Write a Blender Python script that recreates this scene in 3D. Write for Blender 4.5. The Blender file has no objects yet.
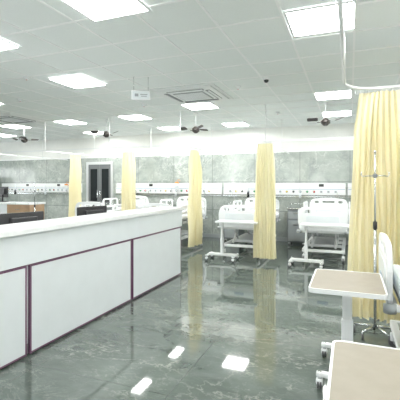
import bpy, bmesh, math, random
from mathutils import Vector, Matrix
random.seed(4)
S=bpy.context.scene
S.view_settings.view_transform='Standard'
S.view_settings.gamma=1.08
PI=math.pi

# ---------------------------------------------------------------- materials
def mat(name,col,rough=0.5,metal=0.0,spec=0.5,emit=None,estr=0,trans=0):
    m=bpy.data.materials.new(name); m.use_nodes=True
    b=m.node_tree.nodes['Principled BSDF']
    b.inputs['Base Color'].default_value=(*col,1)
    b.inputs['Roughness'].default_value=rough
    b.inputs['Metallic'].default_value=metal
    b.inputs['Specular IOR Level'].default_value=spec
    if emit:
        b.inputs['Emission Color'].default_value=(*emit,1)
        b.inputs['Emission Strength'].default_value=estr
    if trans: b.inputs['Transmission Weight'].default_value=trans
    return m
def noisy(name,col,rough=0.5,scale=20,amt=0.1,spec=0.5):
    m=mat(name,col,rough,0,spec); nt=m.node_tree; n=nt.nodes; l=nt.links
    tc=n.new('ShaderNodeTexCoord'); no=n.new('ShaderNodeTexNoise'); no.inputs['Scale'].default_value=scale
    no.inputs['Detail'].default_value=5
    cr=n.new('ShaderNodeValToRGB'); e=cr.color_ramp.elements
    e[0].position=0.3; e[1].position=0.7
    e[0].color=(*[c*(1-amt) for c in col],1); e[1].color=(*[min(1,c*(1+amt)) for c in col],1)
    l.new(tc.outputs['Object'],no.inputs['Vector']); l.new(no.outputs['Fac'],cr.inputs['Fac'])
    l.new(cr.outputs['Color'],n['Principled BSDF'].inputs['Base Color'])
    return m
def marble(name,dark,mid,vein,rough,scale,vert=False,tile=(1.2,0.6),veinamt=0.5,spec=0.5,joint=(0.08,0.09,0.085),vw=0.006,ior=1.5):
    m=mat(name,mid,rough,0,spec); nt=m.node_tree; n=nt.nodes; l=nt.links
    bs=n['Principled BSDF']; bs.inputs['IOR'].default_value=ior
    tc=n.new('ShaderNodeTexCoord')
    mp=n.new('ShaderNodeMapping'); mp.inputs['Rotation'].default_value=(0,0.4 if vert else 0,0.6)
    mp.inputs['Scale'].default_value=(1,1.8,1)
    l.new(tc.outputs['Object'],mp.inputs['Vector'])
    n1=n.new('ShaderNodeTexNoise'); n1.inputs['Scale'].default_value=scale*1.2; n1.inputs['Detail'].default_value=9; n1.inputs['Distortion'].default_value=0.5
    n1.inputs['Roughness'].default_value=0.68
    l.new(mp.outputs['Vector'],n1.inputs['Vector'])
    cr=n.new('ShaderNodeValToRGB'); e=cr.color_ramp.elements
    e[0].position=0.36; e[1].position=0.66; e[0].color=(*dark,1); e[1].color=(*mid,1)
    l.new(n1.outputs['Fac'],cr.inputs['Fac'])
    last=cr.outputs['Color']
    # vein strength modulation so that veins fade in and out
    nm=n.new('ShaderNodeTexNoise'); nm.inputs['Scale'].default_value=scale*1.1; nm.inputs['Detail'].default_value=2; l.new(mp.outputs['Vector'],nm.inputs['Vector'])
    mr=n.new('ShaderNodeMapRange'); mr.inputs['From Min'].default_value=.36; mr.inputs['From Max'].default_value=.60; l.new(nm.outputs['Fac'],mr.inputs['Value'])
    for k,(sc,wd,am) in enumerate(((scale*0.8,vw,veinamt),(scale*1.9,vw*1.3,veinamt*0.6),(scale*3.5,vw*1.3,veinamt*0.4))):
        n2=n.new('ShaderNodeTexNoise'); n2.noise_dimensions='4D'; n2.inputs['W'].default_value=3.1+k*7
        n2.inputs['Scale'].default_value=sc; n2.inputs['Detail'].default_value=8; n2.inputs['Distortion'].default_value=0.5
        n2.inputs['Roughness'].default_value=0.6
        l.new(mp.outputs['Vector'],n2.inputs['Vector'])
        s=n.new('ShaderNodeMath'); s.operation='SUBTRACT'; s.inputs[1].default_value=0.5; l.new(n2.outputs['Fac'],s.inputs[0])
        a=n.new('ShaderNodeMath'); a.operation='ABSOLUTE'; l.new(s.outputs[0],a.inputs[0])
        r=n.new('ShaderNodeMapRange'); r.inputs['From Min'].default_value=0; r.inputs['From Max'].default_value=wd
        r.inputs['To Min'].default_value=am; r.inputs['To Max'].default_value=0
        l.new(a.outputs[0],r.inputs['Value'])
        mu=n.new('ShaderNodeMath'); mu.operation='MULTIPLY'; l.new(r.outputs[0],mu.inputs[0]); l.new(mr.outputs[0],mu.inputs[1])
        mx=n.new('ShaderNodeMix'); mx.data_type='RGBA'; l.new(mu.outputs[0],mx.inputs[0]); l.new(last,mx.inputs[6]); mx.inputs[7].default_value=(*vein,1)
        last=mx.outputs[2]
    # joints
    sep=n.new('ShaderNodeSeparateXYZ'); l.new(tc.outputs['Object'],sep.inputs[0])
    cb=n.new('ShaderNodeCombineXYZ'); l.new(sep.outputs[0],cb.inputs[0]); l.new(sep.outputs[2 if vert else 1],cb.inputs[1])
    br=n.new('ShaderNodeTexBrick'); br.offset=0.0; br.inputs['Scale'].default_value=1
    br.inputs['Brick Width'].default_value=tile[0]; br.inputs['Row Height'].default_value=tile[1]; br.inputs['Mortar Size'].default_value=0.0025 if not vert else .006
    br.inputs['Color1'].default_value=(0,0,0,1);br.inputs['Color2'].default_value=(0,0,0,1);br.inputs['Mortar'].default_value=(1,1,1,1)
    l.new(cb.outputs[0],br.inputs['Vector'])
    mx=n.new('ShaderNodeMix'); mx.data_type='RGBA'; l.new(br.outputs['Fac'],mx.inputs[0]); l.new(last,mx.inputs[6]); mx.inputs[7].default_value=(*joint,1)
    l.new(mx.outputs[2],bs.inputs['Base Color'])
    return m

M={}
M['floor']=marble('floor_marble',(0.052,0.070,0.060),(0.105,0.130,0.113),(0.42,0.44,0.38),0.045,1.3,veinamt=0.5,tile=(1.2,1.2),spec=0.5,joint=(.045,.055,.05),vw=.008,ior=1.78)
M['wallmarble']=marble('wall_marble',(0.27,0.31,0.285),(0.46,0.50,0.465),(0.80,0.82,0.78),0.12,1.8,vert=True,tile=(1.2,0.78),veinamt=0.55,joint=(0.17,0.19,0.18),vw=.012)
M['wall']=noisy('wall_paint',(0.88,0.89,0.86),0.7,6,0.02)
M['ceil']=noisy('ceiling_tile',(0.86,0.90,0.89),0.9,60,0.02)
M['tbar']=mat('tbar',(0.95,0.96,0.96),0.5)
M['white']=noisy('white_plastic',(0.83,0.85,0.86),0.35,8,0.015)
M['lam']=noisy('white_laminate',(0.74,0.79,0.81),0.28,5,0.02)
M['lamtop']=marble('counter_top',(0.82,0.84,0.84),(0.88,0.90,0.90),(0.7,0.73,0.73),0.15,3,tile=(20,20),veinamt=0.15)
M['purple']=mat('purple_trim',(0.16,0.07,0.13),0.35)
M['frame']=mat('light_frame',(0.85,0.87,0.87),0.5)
M['lens']=mat('light_lens',(1,1,1),0.4,emit=(1.0,1.0,0.97),estr=35)
def curtain_mat():
    m=bpy.data.materials.new('curtain_fabric'); m.use_nodes=True; nt=m.node_tree; n=nt.nodes; l=nt.links
    b=n['Principled BSDF']; b.inputs['Roughness'].default_value=0.8; b.inputs['Specular IOR Level'].default_value=0.2
    tc=n.new('ShaderNodeTexCoord'); no=n.new('ShaderNodeTexNoise'); no.inputs['Scale'].default_value=5
    l.new(tc.outputs['Object'],no.inputs['Vector'])
    cr=n.new('ShaderNodeValToRGB'); cr.color_ramp.elements[0].color=(0.91,0.85,0.58,1); cr.color_ramp.elements[1].color=(0.95,0.90,0.66,1)
    l.new(no.outputs['Fac'],cr.inputs['Fac']); l.new(cr.outputs['Color'],b.inputs['Base Color'])
    t=n.new('ShaderNodeBsdfTranslucent'); l.new(cr.outputs['Color'],t.inputs['Color'])
    mx=n.new('ShaderNodeMixShader'); mx.inputs[0].default_value=0.4
    l.new(b.outputs[0],mx.inputs[1]); l.new(t.outputs[0],mx.inputs[2]); l.new(mx.outputs[0],n['Material Output'].inputs['Surface'])
    return m
M['curtain']=curtain_mat()
M['alu']=mat('aluminium',(0.75,0.77,0.77),0.3,0.6)
M['steel']=mat('steel',(0.6,0.62,0.63),0.22,1.0)
M['powder']=mat('white_powdercoat',(0.82,0.84,0.84),0.35)
M['dark']=mat('dark_plastic',(0.02,0.02,0.022),0.4)
M['grey']=mat('grey_plastic',(0.17,0.19,0.20),0.45)
M['midgrey']=mat('midgrey',(0.33,0.36,0.37),0.45)
M['rubber']=mat('rubber',(0.08,0.08,0.085),0.6)
M['blue']=mat('blue_accent',(0.25,0.36,0.50),0.4)
M['matt']=noisy('mattress_cover',(0.66,0.71,0.72),0.5,30,0.04)
M['taupe']=noisy('table_laminate',(0.29,0.26,0.21),0.55,14,0.05,0.3)
M['wood']=noisy('wood_laminate',(0.38,0.25,0.15),0.4,9,0.12)
M['door']=mat('door_leaf',(0.14,0.15,0.155),0.35)
M['orange']=mat('orange',(0.75,0.28,0.03),0.4)
M['red']=mat('red',(0.6,0.03,0.03),0.4)
M['green']=mat('green',(0.03,0.35,0.12),0.4)
M['yellow']=mat('yellow',(0.8,0.6,0.05),0.4)
M['glass']=mat('dark_glass',(0.015,0.018,0.02),0.06)
M['screen']=mat('screen',(0.01,0.012,0.015),0.12)
M['fan']=mat('fan_brown',(0.03,0.024,0.022),0.4)
M['daylight']=mat('daylight_pane',(1,1,1),0.3,emit=(0.95,0.98,1.0),estr=5.0)

# ---------------------------------------------------------------- builder
class B:
    def __init__(s,name):
        s.name=name; s.bm=bmesh.new(); s.mats=[]
    def mi(s,k):
        if k not in s.mats: s.mats.append(k)
        return s.mats.index(k)
    def merge(s,t,k,smooth=False,M4=None):
        i=s.mi(k)
        if M4 is not None: bmesh.ops.transform(t,matrix=M4,verts=t.verts)
        for f in t.faces: f.material_index=i; f.smooth=smooth
        me=bpy.data.meshes.new('tmp'); t.to_mesh(me); t.free()
        s.bm.from_mesh(me); bpy.data.meshes.remove(me)
    def box(s,c,d,k,bev=0,rot=None,seg=2):
        t=bmesh.new(); bmesh.ops.create_cube(t,size=1)
        bmesh.ops.scale(t,vec=d,verts=t.verts)
        if bev>0: bmesh.ops.bevel(t,geom=t.edges[:],offset=bev,segments=seg,profile=0.5,affect='EDGES')
        m=Matrix.Translation(c)
        if rot is not None: m=m@rot
        s.merge(t,k,False,m)
    def bx(s,x0,x1,y0,y1,z0,z1,k,bev=0):
        s.box(((x0+x1)/2,(y0+y1)/2,(z0+z1)/2),(abs(x1-x0),abs(y1-y0),abs(z1-z0)),k,bev)
    def cyl(s,p,q,r,k,r2=None,n=16):
        p=Vector(p);q=Vector(q);v=q-p
        t=bmesh.new(); bmesh.ops.create_cone(t,cap_ends=True,segments=n,radius1=r,radius2=r if r2 is None else r2,depth=v.length)
        m=Matrix.Translation((p+q)/2)@v.to_track_quat('Z','Y').to_matrix().to_4x4()
        s.merge(t,k,True,m)
    def sph(s,c,r,k,sc=(1,1,1)):
        t=bmesh.new(); bmesh.ops.create_uvsphere(t,u_segments=16,v_segments=10,radius=r)
        s.merge(t,k,True,Matrix.Translation(c)@Matrix.Diagonal((*sc,1)))
    def tube(s,pts,r,k,n=10,closed=False):
        pts=[Vector(p) for p in pts]; N=len(pts); t=bmesh.new(); rings=[]
        for i,p in enumerate(pts):
            a=pts[(i-1)%N] if (closed or i>0) else p
            b=pts[(i+1)%N] if (closed or i<N-1) else p
            q=(b-a).normalized().to_track_quat('Z','Y')
            rings.append([t.verts.new(p+q@Vector((r*math.cos(2*PI*j/n),r*math.sin(2*PI*j/n),0))) for j in range(n)])
        for i in range(N if closed else N-1):
            A=rings[i];C=rings[(i+1)%N]
            off=min(range(n),key=lambda o:(A[0].co-C[o].co).length)
            for j in range(n):
                t.faces.new((A[j],A[(j+1)%n],C[(j+1+off)%n],C[(j+off)%n]))
        if not closed:
            t.faces.new(rings[0]);t.faces.new(rings[-1])
        bmesh.ops.recalc_face_normals(t,faces=t.faces)
        s.merge(t,k,True)
    def panel(s,outer,holes,th,k,M4,bev=0.006):
        """outline in local XY, extruded along Z, with cut-outs"""
        t=bmesh.new(); ed=[]
        for loop in [outer]+holes:
            vs=[t.verts.new((x,y,0)) for x,y in loop]
            for i in range(len(vs)): ed.append(t.edges.new((vs[i],vs[(i+1)%len(vs)])))
        bmesh.ops.triangle_fill(t,edges=ed,use_beauty=True)
        for f in t.faces:
            if f.normal.z<0: f.normal_flip()
        r=bmesh.ops.extrude_face_region(t,geom=t.faces[:])
        bmesh.ops.translate(t,vec=(0,0,th),verts=[v for v in r['geom'] if isinstance(v,bmesh.types.BMVert)])
        bmesh.ops.recalc_face_normals(t,faces=t.faces)
        if bev:
            es=[e for e in t.edges if len(e.link_faces)==2 and e.calc_face_angle(0)>1.2]
            try: bmesh.ops.bevel(t,geom=es,offset=bev,segments=2,profile=0.5,affect='EDGES')
            except Exception: pass
        s.merge(t,k,False,M4)
    def done(s,loc=(0,0,0),rz=0,name=None):
        me=bpy.data.meshes.new(s.name); s.bm.to_mesh(me); s.bm.free()
        for k in s.mats: me.materials.append(M[k])
        o=bpy.data.objects.new(name or s.name,me); S.collection.objects.link(o)
        o.location=loc; o.rotation_euler=(0,0,rz)
        return o
def dup(o,loc,rz=0):
    n=bpy.data.objects.new(o.name.split('.')[0],o.data); S.collection.objects.link(n); n.location=loc; n.rotation_euler=(0,0,rz); return n
def rrect(x0,x1,y0,y1,r,n=5):
    out=[]
    rr=r if isinstance(r,(list,tuple)) else (r,)*4
    for (cx,cy,a0,q) in ((x1-rr[0],y1-rr[0],0,rr[0]),(x0+rr[1],y1-rr[1],90,rr[1]),(x0+rr[2],y0+rr[2],180,rr[2]),(x1-rr[3],y0+rr[3],270,rr[3])):
        for i in range(n+1):
            a=math.radians(a0+90*i/n); out.append((cx+q*math.cos(a),cy+q*math.sin(a)))
    return out
MXZ=lambda c:Matrix.Translation(c)@Matrix(((1,0,0,0),(0,0,-1,0),(0,1,0,0),(0,0,0,1)))   # local xy -> world xz, th -> -y
MYZ=lambda c:Matrix.Translation(c)@Matrix(((0,0,1,0),(1,0,0,0),(0,1,0,0),(0,0,0,1)))    # local xy -> world yz, th -> +x

# ---------------------------------------------------------------- room
XL,XR,YB,YF,H=-13.0,2.7,10.0,-3.0,3.0
def slab(name,x0,x1,y0,y1,z0,z1,k):
    b=B(name); b.bx(x0,x1,y0,y1,z0,z1,k); return b.done()
slab('floor',XL-.1,XR+.1,YF-.1,YB+.1,-.1,0,'floor')
slab('ceiling',XL-.1,XR+.1,YF-.1,YB+.1,H,H+.1,'ceil')
slab('wall_left',XL-.1,XL,YF,YB,0,H,'wall')
slab('wall_right',XR,XR+.1,YF,YB,0,H,'wall')
slab('wall_front',XL-.1,XR+.1,YF-.1,YF,0,H,'wall')
slab('wall_back',XL-.1,XR+.1,YB,YB+.1,0,H,'wall')
DX0,DX1=-7.85,-6.95
# marble cladding
b=B('trim_marble_cladding')
zt=2.33
b.bx(XL,DX0-.06,YB-.015,YB,0,zt,'wallmarble'); b.bx(DX1+.06,XR,YB-.015,YB,0,zt,'wallmarble'); b.bx(DX0-.06,DX1+.06,YB-.015,YB,2.21,zt,'wallmarble')
b.bx(XL,XR,YB-.022,YB,zt,zt+.03,'tbar')
b.done()
b=B('trim_marble_cladding_left')
b.bx(XL,XL+.015,YF,YB-.03,0,zt,'wallmarble'); b.done()
b=B('baseboard_back'); b.bx(DX1+.08,XR,YB-.03,YB-.015,0,.1,'midgrey'); b.bx(XL+.02,DX0-.08,YB-.03,YB-.015,0,.1,'midgrey'); b.done()
# door (double leaf, glazed), set against the wall within the cladding
b=B('door_1')
YD=YB-.002
b.bx(DX0-.058,DX0+.02,YB-.06,YD,0,2.205,'alu'); b.bx(DX1-.02,DX1+.058,YB-.06,YD,0,2.205,'alu'); b.bx(DX0+.02,DX1-.02,YB-.06,YD,2.12,2.205,'alu')
mx=(DX0+DX1)/2
for x0,x1 in ((DX0+.02,mx-.004),(mx+.004,DX1-.02)):
    b.bx(x0,x1,YB-.045,YB-.005,0.01,2.12,'door'); b.bx(x0+.08,x1-.08,YB-.05,YB-.045,0.95,1.98,'glass'); b.bx(x0+.06,x1-.06,YB-.049,YB-.045,.08,.35,'steel')
for s_ in (-.05,.05):
    b.cyl((mx+s_,YB-.085,.9),(mx+s_,YB-.085,1.3),.012,'steel')
    for zz in (.92,1.28): b.cyl((mx+s_,YB-.085,zz),(mx+s_,YB-.04,zz),.008,'steel')
b.done()
def window(name,M4,w,h):
    b=B(name)
    t=.06
    for x0,x1,z0,z1 in ((-w/2,w/2,0,t),(-w/2,w/2,h-t,h),(-w/2,-w/2+t,t,h-t),(w/2-t,w/2,t,h-t),(-t/2,t/2,t,h-t)):
        b.bx(x0,x1,-.05,0,z0,z1,'alu')
    b.bx(-w/2+t,-t/2,-.02,-.01,t,h-t,'daylight'); b.bx(t/2,w/2-t,-.02,-.01,t,h-t,'daylight')
    o=b.done(); o.matrix_world=M4; return o
window('window_1',Matrix.Translation((XL+.016,8.2,1.0))@Matrix.Rotation(PI/2,4,'Z'),2.0,1.2)
window('fill_light_pane_2',Matrix.Translation((-2.5,YF,0.9))@Matrix.Rotation(PI,4,'Z'),2.4,1.5)  # unseen glowing window added behind the camera to brighten the ceiling
window('fill_light_pane_3',Matrix.Translation((-6.5,YF,0.9))@Matrix.Rotation(PI,4,'Z'),2.4,1.5)  # second added pane behind the camera, more fill light

# ceiling grid
gx0,gy0=-.26,2.50   # tile centre
b=B('trim_ceiling_grid')
x=gx0+.3
while x>XL: x-=.6
x+=.6
while x<XR:
    b.bx(x-.011,x+.011,YF,YB,H-.006,H,'tbar'); x+=.6
y=gy0+.3
while y>YF: y-=.6
y+=.6
while y<YB:
    b.bx(XL,XR,y-.011,y+.011,H-.007,H,'tbar'); y+=.6
b.done()
b=B('ceiling_light_panel')
for x0,x1,y0,y1 in ((-.3,.3,-.3,-.275),(-.3,.3,.275,.3),(-.3,-.275,-.275,.275),(.275,.3,-.275,.275)):
    b.bx(x0,x1,y0,y1,-.018,-.007,'frame')
b.bx(-.275,.275,-.275,.275,-.013,-.008,'lens')
X=lambda i:gx0+.6*i
Y=lambda j:gy0+.6*j
spots=[(-4,7),(0,7),(-7,8),(-4,11),(0,10),(-7,11),(-10,8),(-13,8),(-11,11),(-16,10),(-17,6),
       (-10,4),(-14,3),(0,-3),(-3,-4),(-7,-3),(-11,-1),(-15,-2),(-18,2),(3,4),(3,8),(3,-1)]  # this row: unseen panels outside the view, added for illumination
pl=[(-1.88,2.56),(-.24,3.60),(-3.68,4.45),(-3.62,2.80)]+[(X(i),Y(j)) for i,j in spots]
first=None
for px,py in pl:
    if first is None: first=b.done((px,py,H))
    else: dup(first,(px,py,H))
# AC cassette
b=B('ceiling_air_conditioner')
b.bx(-.47,.47,-.47,.47,-.035,-.007,'frame',.01)
b.bx(-.26,.26,-.26,.26,-.045,-.03,'midgrey',.004)
for i in range(9):
    yy=-.22+i*.055
    b.bx(-.24,.24,yy-.012,yy+.012,-.052,-.044,'white')
for a in range(4):
    R=Matrix.Rotation(a*PI/2,4,'Z')
    b.box(R@Vector((0,.36,-.036)),(.62,.07,.012),'grey',0,R)
    b.box(R@Vector((0,.375,-.046)),(.60,.035,.006),'white',0,R@Matrix.Rotation(.5,4,'X'))
    b.box(R@Vector((0,.51,-.014)),(1.06,.05,.014),'frame',0,R)
ac=b.done((X(-4)+.3-.06,Y(5)+.3,H)); dup(ac,(X(-11)-.3,Y(6)+.3,H))
b=B('smoke_detector')
b.cyl((0,0,0),(0,0,-.02),.05,'white'); b.cyl((0,0,-.02),(0,0,-.042),.035,'white',.022); b.cyl((0,0,-.042),(0,0,-.047),.008,'red')
d0=b.done((-1.6,5.6,H))
for p in ((-1.4,7.9),(-3.6,6.2),(-4.2,4.0),(-5.4,5.0),(-8.1,6.2)): dup(d0,(*p,H))
b=B('ceiling_camera')
b.cyl((0,0,0),(0,0,-.03),.05,'white'); b.sph((0,0,-.035),.035,'dark')
b.done((-1.1,5.3,H))
# hanging sign
b=B('hanging_sign')
b.box((0,0,-.26),(.26,.035,.13),'white',.005); b.box((0,-.019,-.26),(.23,.004,.10),'lam'); b.box((-.06,-.022,-.26),(.05,.003,.04),'midgrey'); b.box((.04,-.022,-.25),(.10,.003,.012),'midgrey'); b.box((.04,-.022,-.275),(.08,.003,.01),'midgrey')
for x in (-.1,.1): b.cyl((x,0,0),(x,0,-.20),.003,'steel')
b.done((-2.72,4.6,H),.5)
# ceiling fans
b=B('ceiling_fan')
b.cyl((0,0,0),(0,0,-.05),.05,'white',.03); b.cyl((0,0,-.04),(0,0,-.30),.008,'white')
b.cyl((0,0,-.29),(0,0,-.33),.03,'fan',.07); b.cyl((0,0,-.33),(0,0,-.39),.08,'fan'); b.cyl((0,0,-.39),(0,0,-.43),.075,'fan',.03)
for a in range(3):
    R=Matrix.Rotation(a*2*PI/3+.4,4,'Z')
    b.box(R@Vector((.10,0,-.36)),(.10,.03,.008),'fan',0,R)
    t=rrect(.13,.32,-.05,.055,.028)
    b.panel(t,[],.008,'fan',R@Matrix.Rotation(.42,4,'X')@Matrix.Translation((0,0,-.365)),0)
fan=b.done((-3.02,7.35,H),.3)
for p,r in (((-5.2,7.25),1.0),((-7.85,7.4),.2),((-.42,7.3),.7),((-10.2,7.3),.2)): dup(fan,(*p,H),r)

# ---------------------------------------------------------------- curtains
def curtain(name,p0,p1,ztop,zbot,folds,amp,spread=1.15):
    b=B(name); t=bmesh.new()
    p0=Vector((*p0,0));p1=Vector((*p1,0)); d=(p1-p0); L=d.length; d.normalize(); nrm=Vector((-d.y,d.x,0))
    N=folds*12; Mz=30; c=(p0+p1)/2; rows=[]
    ph=[random.uniform(-1.2,1.2) for _ in range(folds+1)]; am=[random.uniform(.45,1.3) for _ in range(folds+1)]
    for j in range(Mz+1):
        v=j/Mz; z=ztop+(zbot-ztop)*v; row=[]
        sp=.86+.14*min(1,v*6)+(spread-1)*v; A=amp*(.35+.35*min(1,v*5)+.45*v)
        for i in range(N+1):
            u=i/N; f=u*folds; fi=int(min(f,folds-1)); fr=f-fi
            a=am[fi]*(1-fr)+am[fi+1]*fr; w=ph[fi]*(1-fr)+ph[fi+1]*fr
            off=A*a*math.sin(2*PI*f+w*v*1.5)+.012*math.sin(4*v*PI+f)+.25*A*math.sin(PI*f*.7+2*v)
            al=(u-.5)*L*sp+.3*A*math.sin(4*PI*f+w)+.01*math.sin(6*v+fi)
            row.append(t.verts.new(c+d*al+nrm*off+Vector((0,0,z+(.008*math.sin(f*2) if j==Mz else 0)))))
        rows.append(row)
    for j in range(Mz):
        for i in range(N):
            t.faces.new((rows[j][i],rows[j][i+1],rows[j+1][i+1],rows[j+1][i]))
    b.merge(t,'curtain',True)
    for i in range(folds*2+1):
        q=p0+(p1-p0)*(i/(folds*2)); b.cyl((q.x,q.y,ztop-.01),(q.x,q.y,ztop+.024),.004,'white',n=8)
    return b.done()
TZ=2.30
curtain('privacy_curtain',(-1.65,7.03),(-1.32,7.03),TZ-.04,.10,7,.04,1.25)
curtain('privacy_curtain',(-3.24,7.55),(-3.22,8.05),TZ-.04,.12,8,.05)
curtain('privacy_curtain',(-5.12,7.75),(-4.74,7.75),TZ-.04,.12,7,.04)
curtain('privacy_curtain',(-6.90,8.0),(-6.53,8.0),TZ-.04,.12,7,.04)
curtain('privacy_curtain',(.05,4.3),(.70,4.3),2.455,.10,12,.055,1.2)
# tracks
b=B('curtain_track')
def rail(p,q,z):
    p=Vector((*p,z));q=Vector((*q,z)); v=q-p
    a=math.atan2(v.y,v.x)
    b.box((p+q)/2,(v.length,.022,.028),'powder',0,Matrix.Rotation(a,4,'Z'))
def rod(x,y,z): b.cyl((x,y,z),(x,y,H),.007,'powder',n=8); b.cyl((x,y,H-.012),(x,y,H),.025,'powder',n=12)
rail((-8.7,7.03),(.9,7.03),TZ)
for x in (-8.7,-6.8,-4.96,-3.23,-1.48,.4):
    rail((x,7.03),(x,YB-.02),TZ); rod(x+.0,7.03,TZ); rod(x,8.9,TZ)
rail((-5.3,7.75),(-4.6,7.75),TZ); rail((-7.1,8.0),(-6.45,8.0),TZ)
b.done()
b=B('curtain_track')
pts=[(-.05,-1.0,2.49),(-.05,3.95,2.49)]
for i in range(1,9):
    a=i/8*PI/2; pts.append((-.05+.35*(1-math.cos(a)),3.95+.35*math.sin(a),2.49))
pts.append((XR-.01,4.3,2.49))
b.tube(pts,.014,'powder')
for p in ((-.05,3.95),(-.05,1.9),(.9,4.3)): rod(*p,2.49)
b.done()

# ---------------------------------------------------------------- nurse counter
b=B('nurse_station_counter')
cx=-2.60; y0,y1=-0.6,5.72; ZF=.80
b.bx(cx-.42,cx+.03,y0,y1+.03,1.07,1.12,'lamtop',.004)
b.bx(cx-.10,cx,y0,y1,ZF,1.07,'lam')
b.bx(cx-.10,cx-.012,y0,y1,ZF-.012,ZF,'purple')
b.bx(cx-.10,cx-.03,y0,y1,.10,ZF-.012,'lam')
b.bx(cx-.09,cx-.05,y0,y1-.02,0,.10,'midgrey')
def fp(ya,yb):
    X1=cx-.005; zt_=ZF-.012; t=.014
    b.bx(cx-.03,X1,ya+t,yb-t,.03,zt_-.010,'lam')
    for (a,c_,z0,z1) in ((ya,ya+t,.012,zt_),(yb-t,yb,.012,zt_),(ya+t,yb-t,zt_-.012,zt_),(ya+t,yb-t,.016,.03)):
        b.bx(cx-.03,X1+.003,a,c_,z0,z1,'purple')
fp(y1-1.52,y1-.03); fp(2.52,y1-1.56); fp(.95,2.48); fp(-.55,.91)
b.bx(cx-.75,cx-.03,y1-.04,y1,0.0,1.07,'lam')
b.bx(cx-1.0,cx-.10,y0,y1-.04,.72,.75,'lamtop',.003)
for y in (y0+.03,1.5,3.4,y1-.9):
    b.bx(cx-.95,cx-.12,y,y+.45,0.04,.72,'lam')
    for z in (.1,.31,.52): b.bx(cx-.965,cx-.95,y+.01,y+.44,z,z+.19,'lam',.003); b.bx(cx-.975,cx-.965,y+.15,y+.30,z+.13,z+.145,'steel')
b.done()
def monitor(p,rz):
    b=B('computer_monitor')
    b.box((0,0,.008),(.24,.18,.012),'dark',.003); b.cyl((0,.02,.01),(0,.03,.2),.02,'dark')
    b.panel(rrect(-.25,.25,0,.31,.012),[],.03,'dark',MXZ((0,.02,.13)),.004)
    b.panel(rrect(-.235,.235,0,.28,.004),[],.002,'screen',MXZ((0,-.010,.147)),0)
    b.box((0,.045,.3),(.3,.04,.18),'dark',.01)
    return b.done(p,rz)
monitor((-3.32,4.30,.751),PI+1.35); monitor((-3.32,3.1,.751),PI+1.35)
b=B('desk_telephone'); b.box((0,0,.02),(.2,.17,.03),'dark',.01); b.box((-.06,0,.05),(.05,.19,.03),'dark',.012)
for i in range(12): b.box((.02+.028*(i%3),-.04+.025*(i//3),.038),(.018,.014,.008),'midgrey')
b.done((-3.3,2.4,.75),1.2)

# office chairs behind counter
b=B('office_chair')
for a in range(5):
    A=a*2*PI/5; b.cyl((0,0,.10),(.27*math.cos(A),.27*math.sin(A),.07),.018,'dark',.014)
    b.cyl((.27*math.cos(A)-.012,.27*math.sin(A),.028),(.27*math.cos(A)+.012,.27*math.sin(A),.028),.028,'rubber')
b.cyl((0,0,.08),(0,0,.43),.025,'steel'); b.box((0,0,.47),(.46,.46,.08),'dark',.035)
b.box((0,.25,.72),(.42,.05,.40),'dark',.03,Matrix.Rotation(-.12,4,'X')); b.box((0,.23,.52),(.06,.03,.2),'dark',.005)
for sx in (-.25,.25): b.box((sx,0,.66),(.04,.25,.025),'dark',.01); b.box((sx,.02,.56),(.025,.03,.2),'dark')
ch=b.done((-4.2,4.4,0),-PI/2+.3+PI); dup(ch,(-4.3,2.7,0),PI/2)

# ---------------------------------------------------------------- beds
def caster(b,x,y,r=.06):
    b.cyl((x-.016,y,r),(x-.003,y,r),r,'rubber',n=20); b.cyl((x+.003,y,r),(x+.016,y,r),r,'rubber',n=20)
    b.cyl((x-.02,y,r),(x+.02,y,r),r*.45,'midgrey'); b.box((x,y,r*1.55),(.05,r*1.5,r*1.1),'white',.01); b.cyl((x,y,r*1.9),(x,y,r*1.9+.06),.014,'steel')
b=B('hospital_bed')
W=.44
for sx in (-.36,.36): b.box((sx,1.02,.22),(.06,1.9,.06),'powder',.01)
for y in (.1,.75,1.3,1.94): b.box((0,y,.22),(.72,.06,.05),'powder',.008)
for sx in (-.36,.36):
    for y in (.12,1.92): caster(b,sx,y,.065)
b.box((0,1.02,.265),(.5,1.1,.05),'white',.015)
for sx in (-.22,.22):
    b.cyl((sx,.30,.25),(sx,.75,.57),.022,'powder'); b.cyl((sx,1.75,.25),(sx,1.30,.57),.022,'powder')
    b.cyl((sx,.78,.25),(sx,.32,.57),.018,'powder')
for sx in (-.41,.41): b.box((sx,1.02,.59),(.035,2.0,.05),'powder',.006)
for y in (.04,.35,.75,1.2,1.6,2.0): b.box((0,y,.585),(.80,.035,.035),'powder')
b.box((0,1.03,.622),(.80,1.92,.02),'grey',.004)
b.box((0,1.03,.70),(.80,1.93,.13),'matt',.04,seg=3)
b.box((0,1.70,.80),(.56,.34,.09),'white',.04,seg=3)
def board(y,z0,z1,th):
    h=z1-z0
    out=[(-W+.05,0),(W-.05,0),(W-.01,.05),(W+.005,h*.55),(W-.01,h-.12),(W-.05,h-.045),(W-.11,h-.015)]
    out+= [(W-.11-(2*(W-.11))*i/8, h-.015+.02*math.sin(PI*i/8)) for i in range(1,8)]
    out+= [(-(W-.11),h-.015),(-(W-.05),h-.045),(-(W-.01),h-.12),(-(W+.005),h*.55),(-(W-.01),.05)]
    hole=[rrect(-.14,.14,h-.115,h-.065,.024)]+[rrect(sx-.05,sx+.05,h-.125,h-.065,.024) for sx in (-.27,.27)]
    b.panel(out,hole,th,'white',MXZ((0,y,z0)),.008)
    b.panel(rrect(-.30,.30,.08,h-.17,.05),[],th+.012,'lam',MXZ((0,y+.006,z0)),.004)
    b.panel(rrect(-.10,.10,.10,.16,.02),[],th+.018,'blue',MXZ((0,y+.009,z0)),.0)
board(.02,.60,1.07,.04); board(2.10,.60,1.16,.04)
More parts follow.
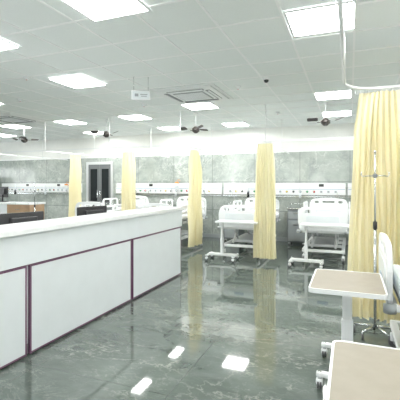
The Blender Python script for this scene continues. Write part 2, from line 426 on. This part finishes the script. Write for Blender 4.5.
for sx,y in ((-.43,.0),(.43,0),(-.43,2.08),(.43,2.08)):
    b.cyl((sx,y,.56),(sx,y,.62),.045,'midgrey')
def srail(x,ya,yb,z0,z1):
    L=yb-ya;h=z1-z0
    out=rrect(0,L,0,h,(.10,.10,.05,.05),6)
    holes=[rrect(.07,L/2-.025,h*.5,h-.045,.035),rrect(L/2+.025,L-.07,h*.5,h-.045,.035)]
    if L>.7: holes.append(rrect(.12,L-.12,.06,h*.5-.05,.03))
    b.panel(out,holes,.03,'white',MYZ((x,ya,z0)),.006)
    for yy in (ya+L*.3,ya+L*.7): b.box((x+.015+(-.02 if x>0 else .02),yy,z0-.04),(.03,.05,.16),'midgrey',.005)
for x in (-.485,.455):
    srail(x,.25,1.02,.70,1.0); srail(x,1.14,1.88,.70,1.10)
bed=b.done((-2.10,7.45,0))
BEDS=[(-.48,7.45),(-4.05,7.45),(-5.85,7.5)]
for p in BEDS: dup(bed,(*p,0))
dup(bed,(.27,3.50,0),-PI/2); dup(bed,(.47,1.35,0),-PI/2)

# overbed tables
def overbed(name,tk,loc,rz=0,w=.47,l=.62,z=.80,flip=1):
    b=B(name)
    b.panel(rrect(-w/2,w/2,-l/2,l/2,.03),[],.022,tk,Matrix.Translation((0,0,z-.022)),.003)
    b.panel(rrect(-w/2-.008,w/2+.008,-l/2-.008,l/2+.008,.036),[rrect(-w/2+.002,w/2-.002,-l/2+.002,l/2-.002,.03)],.030,'powder',Matrix.Translation((0,0,z-.028)),0)
    b.box((0,l/2-.1,z-.045),(.3,.06,.03),'powder',.004); b.box((0,0.02,z-.045),(.05,l*.7,.03),'powder',.004)
    cy=l/2-.08
    b.box((0,cy,.50),(.07,.04,.55),'powder',.006); b.box((0,cy,.27),(.085,.055,.34),'white',.006)
    b.box((0,cy+.0,.115),(.12,.55,.045),'powder',.01)
    for sy in (-.27,.27):
        b.box((0,cy+sy,.105),(w*.9,.05,.035),'powder',.01)
        for sx in (-w*.4,w*.4): caster(b,sx,cy+sy,.035)
    return b.done(loc,rz)
t1=overbed('overbed_table','taupe',(-.02,2.94,0))
dup(t1,(.17,1.48,0))
t3=overbed('overbed_table','lam',(-2.02,7.06,0),PI/2,.40,.80,.78)
dup(t3,(-.42,7.06,0),PI/2)

# bedside lockers
b=B('bedside_locker')
b.box((0,0,.48),(.42,.42,.80),'grey',.008); b.box((0,0,.90),(.45,.45,.035),'steel',.01)
for z,h in ((.74,.17),(.36,.5)): b.box((0,-.215,z),(.38,.016,h),'midgrey',.004); b.box((0,-.235,z+h*.3),(.14,.02,.015),'steel',.003)
for sx in (-.17,.17):
    for sy in (-.17,.17): caster(b,sx,sy,.03)
b.tube([(-.2,.2,.92),(-.2,.2,1.0),(.2,.2,1.0),(.2,.2,.92)],.008,'steel')
lk=b.done((-1.22,9.6,0))
for x in (-2.86,-4.82,-6.62,.35): dup(lk,(x,9.6,0))

# bed head panels (medical gas rail)
def headpanel(x0,x1):
    b=B('medical_gas_panel')
    ya=YB-.015
    b.bx(x0,x1,ya-.075,ya,1.22,1.40,'powder',.008); b.bx(x0,x1,ya-.055,ya,1.405,1.52,'powder',.006)
    b.bx(x0+.01,x1-.01,ya-.079,ya-.07,1.36,1.372,'blue')
    b.bx(x0,x1,ya-.10,ya-.085,1.17,1.195,'steel')
    x=x0+.25
    while x<x1-.2:
        b.bx(x,x+.012,ya-.1,ya-.06,1.17,1.3,'steel'); x+=.9
    x=x0+.2; i=0
    cols=['white','yellow','dark','blue','green','red','white','white']
    while x<x1-.2:
        k=cols[i%8]
        if k=='white':
            b.box((x,ya-.078,1.305),(.085,.012,.085),'lam',.003); b.box((x,ya-.083,1.305),(.05,.008,.05),'midgrey')
        else:
            b.cyl((x,ya-.07,1.305),(x,ya-.10,1.305),.03,'steel'); b.cyl((x,ya-.09,1.305),(x,ya-.104,1.305),.022,k)
        if i%8==3:
            b.cyl((x,ya-.12,1.30),(x,ya-.12,1.47),.016,'lam'); b.cyl((x,ya-.12,1.14),(x,ya-.12,1.28),.03,'glass' if i%16==3 else 'lam'); b.cyl((x,ya-.10,1.305),(x,ya-.13,1.305),.015,'steel')
        if i%8==6:
            b.bx(x-.06,x+.06,ya-.062,ya-.05,1.43,1.50,'dark')
        x+=.17; i+=1
    return b.done()
headpanel(-6.75,-3.3); headpanel(-3.25,-.1); headpanel(-.05,2.3); headpanel(-11.6,-8.1)
b=B('suction_jar')
b.cyl((0,0,0),(0,0,.16),.05,'lam'); b.cyl((0,0,.16),(0,0,.2),.055,'orange'); b.box((0,.055,.15),(.05,.04,.05),'orange'); b.tube([(0,0,.2),(.02,0,.25),(.06,.02,.27),(.08,.05,.22)],.006,'orange')
sj=b.done((-4.62,YB-.19,1.36)); dup(sj,(-8.6,YB-.19,1.3))

# IV stand
def ivstand(loc,h,name='iv_stand'):
    b=B(name)
    for a in range(5):
        A=a*2*PI/5+.3; b.cyl((0,0,.10),(.2*math.cos(A),.2*math.sin(A),.075),.012,'steel')
        x,y=.2*math.cos(A),.2*math.sin(A); b.cyl((x-.01,y,.03),(x+.01,y,.03),.03,'rubber'); b.cyl((x,y,.03),(x,y,.08),.008,'steel')
    b.cyl((0,0,.09),(0,0,h*.6),.014,'steel'); b.cyl((0,0,h*.55),(0,0,h),.009,'steel'); b.cyl((0,0,h*.58),(0,0,h*.62),.02,'dark')
    for sx in (-1,1):
        b.tube([(0,0,h-.24),(sx*.08,0,h-.24),(sx*.115,0,h-.245),(sx*.125,0,h-.225),(sx*.12,0,h-.2)],.006,'steel')
    b.box((0,0,h-.24),(.04,.03,.035),'grey',.004); b.sph((0,0,h),.014,'steel')
    return b.done(loc)
ivstand((.23,4.10,0),1.82); 
ivs=ivstand((-7.7,7.6,0),1.55)

# far-left desk
b=B('reception_desk')
b.bx(-1.9,.5,-.3,.3,.93,.98,'lamtop',.004); b.bx(-1.88,-.35,-.27,.27,.0,.93,'lam'); b.bx(-.35,.48,-.27,.27,.0,.93,'wood')
for x in (-1.4,-.9): b.bx(x,x+.01,-.275,-.27,.1,.9,'purple')
for z in (.12,.40,.68): b.bx(-.31,.44,-.285,-.27,z,z+.24,'wood',.004); b.bx(-.02,.15,-.30,-.285,z+.11,z+.125,'steel')
b.done((-8.6,8.1,0))
monitor((-9.4,8.1,.981),PI-.2); 
b=B('storage_cabinet')
b.bx(-.5,.5,-.22,.22,.05,1.75,'lam',.004)
for x0,x1 in ((-.49,-.005),(.005,.49)): b.bx(x0,x1,-.24,-.22,.08,1.72,'white',.004)
for x in (-.05,.05): b.cyl((x,-.26,.8),(x,-.26,1.0),.008,'steel')
for x in (-.45,.45):
    for y in (-.17,.17): b.cyl((x,y,0),(x,y,.06),.02,'grey')
b.done((-12.2,9.7,0))

# ---------------------------------------------------------------- world + camera
w=bpy.data.worlds.new('world'); S.world=w; w.use_nodes=True
w.node_tree.nodes['Background'].inputs[0].default_value=(.8,.9,1,1); w.node_tree.nodes['Background'].inputs[1].default_value=.5
c=bpy.data.cameras.new('camera'); c.sensor_width=36; c.lens=36*377/400; c.shift_y=-.04; c.clip_start=.05
co=bpy.data.objects.new('camera',c); S.collection.objects.link(co)
co.location=(0,0,1.5); co.rotation_euler=(PI/2,0,math.radians(21.7)); S.camera=co
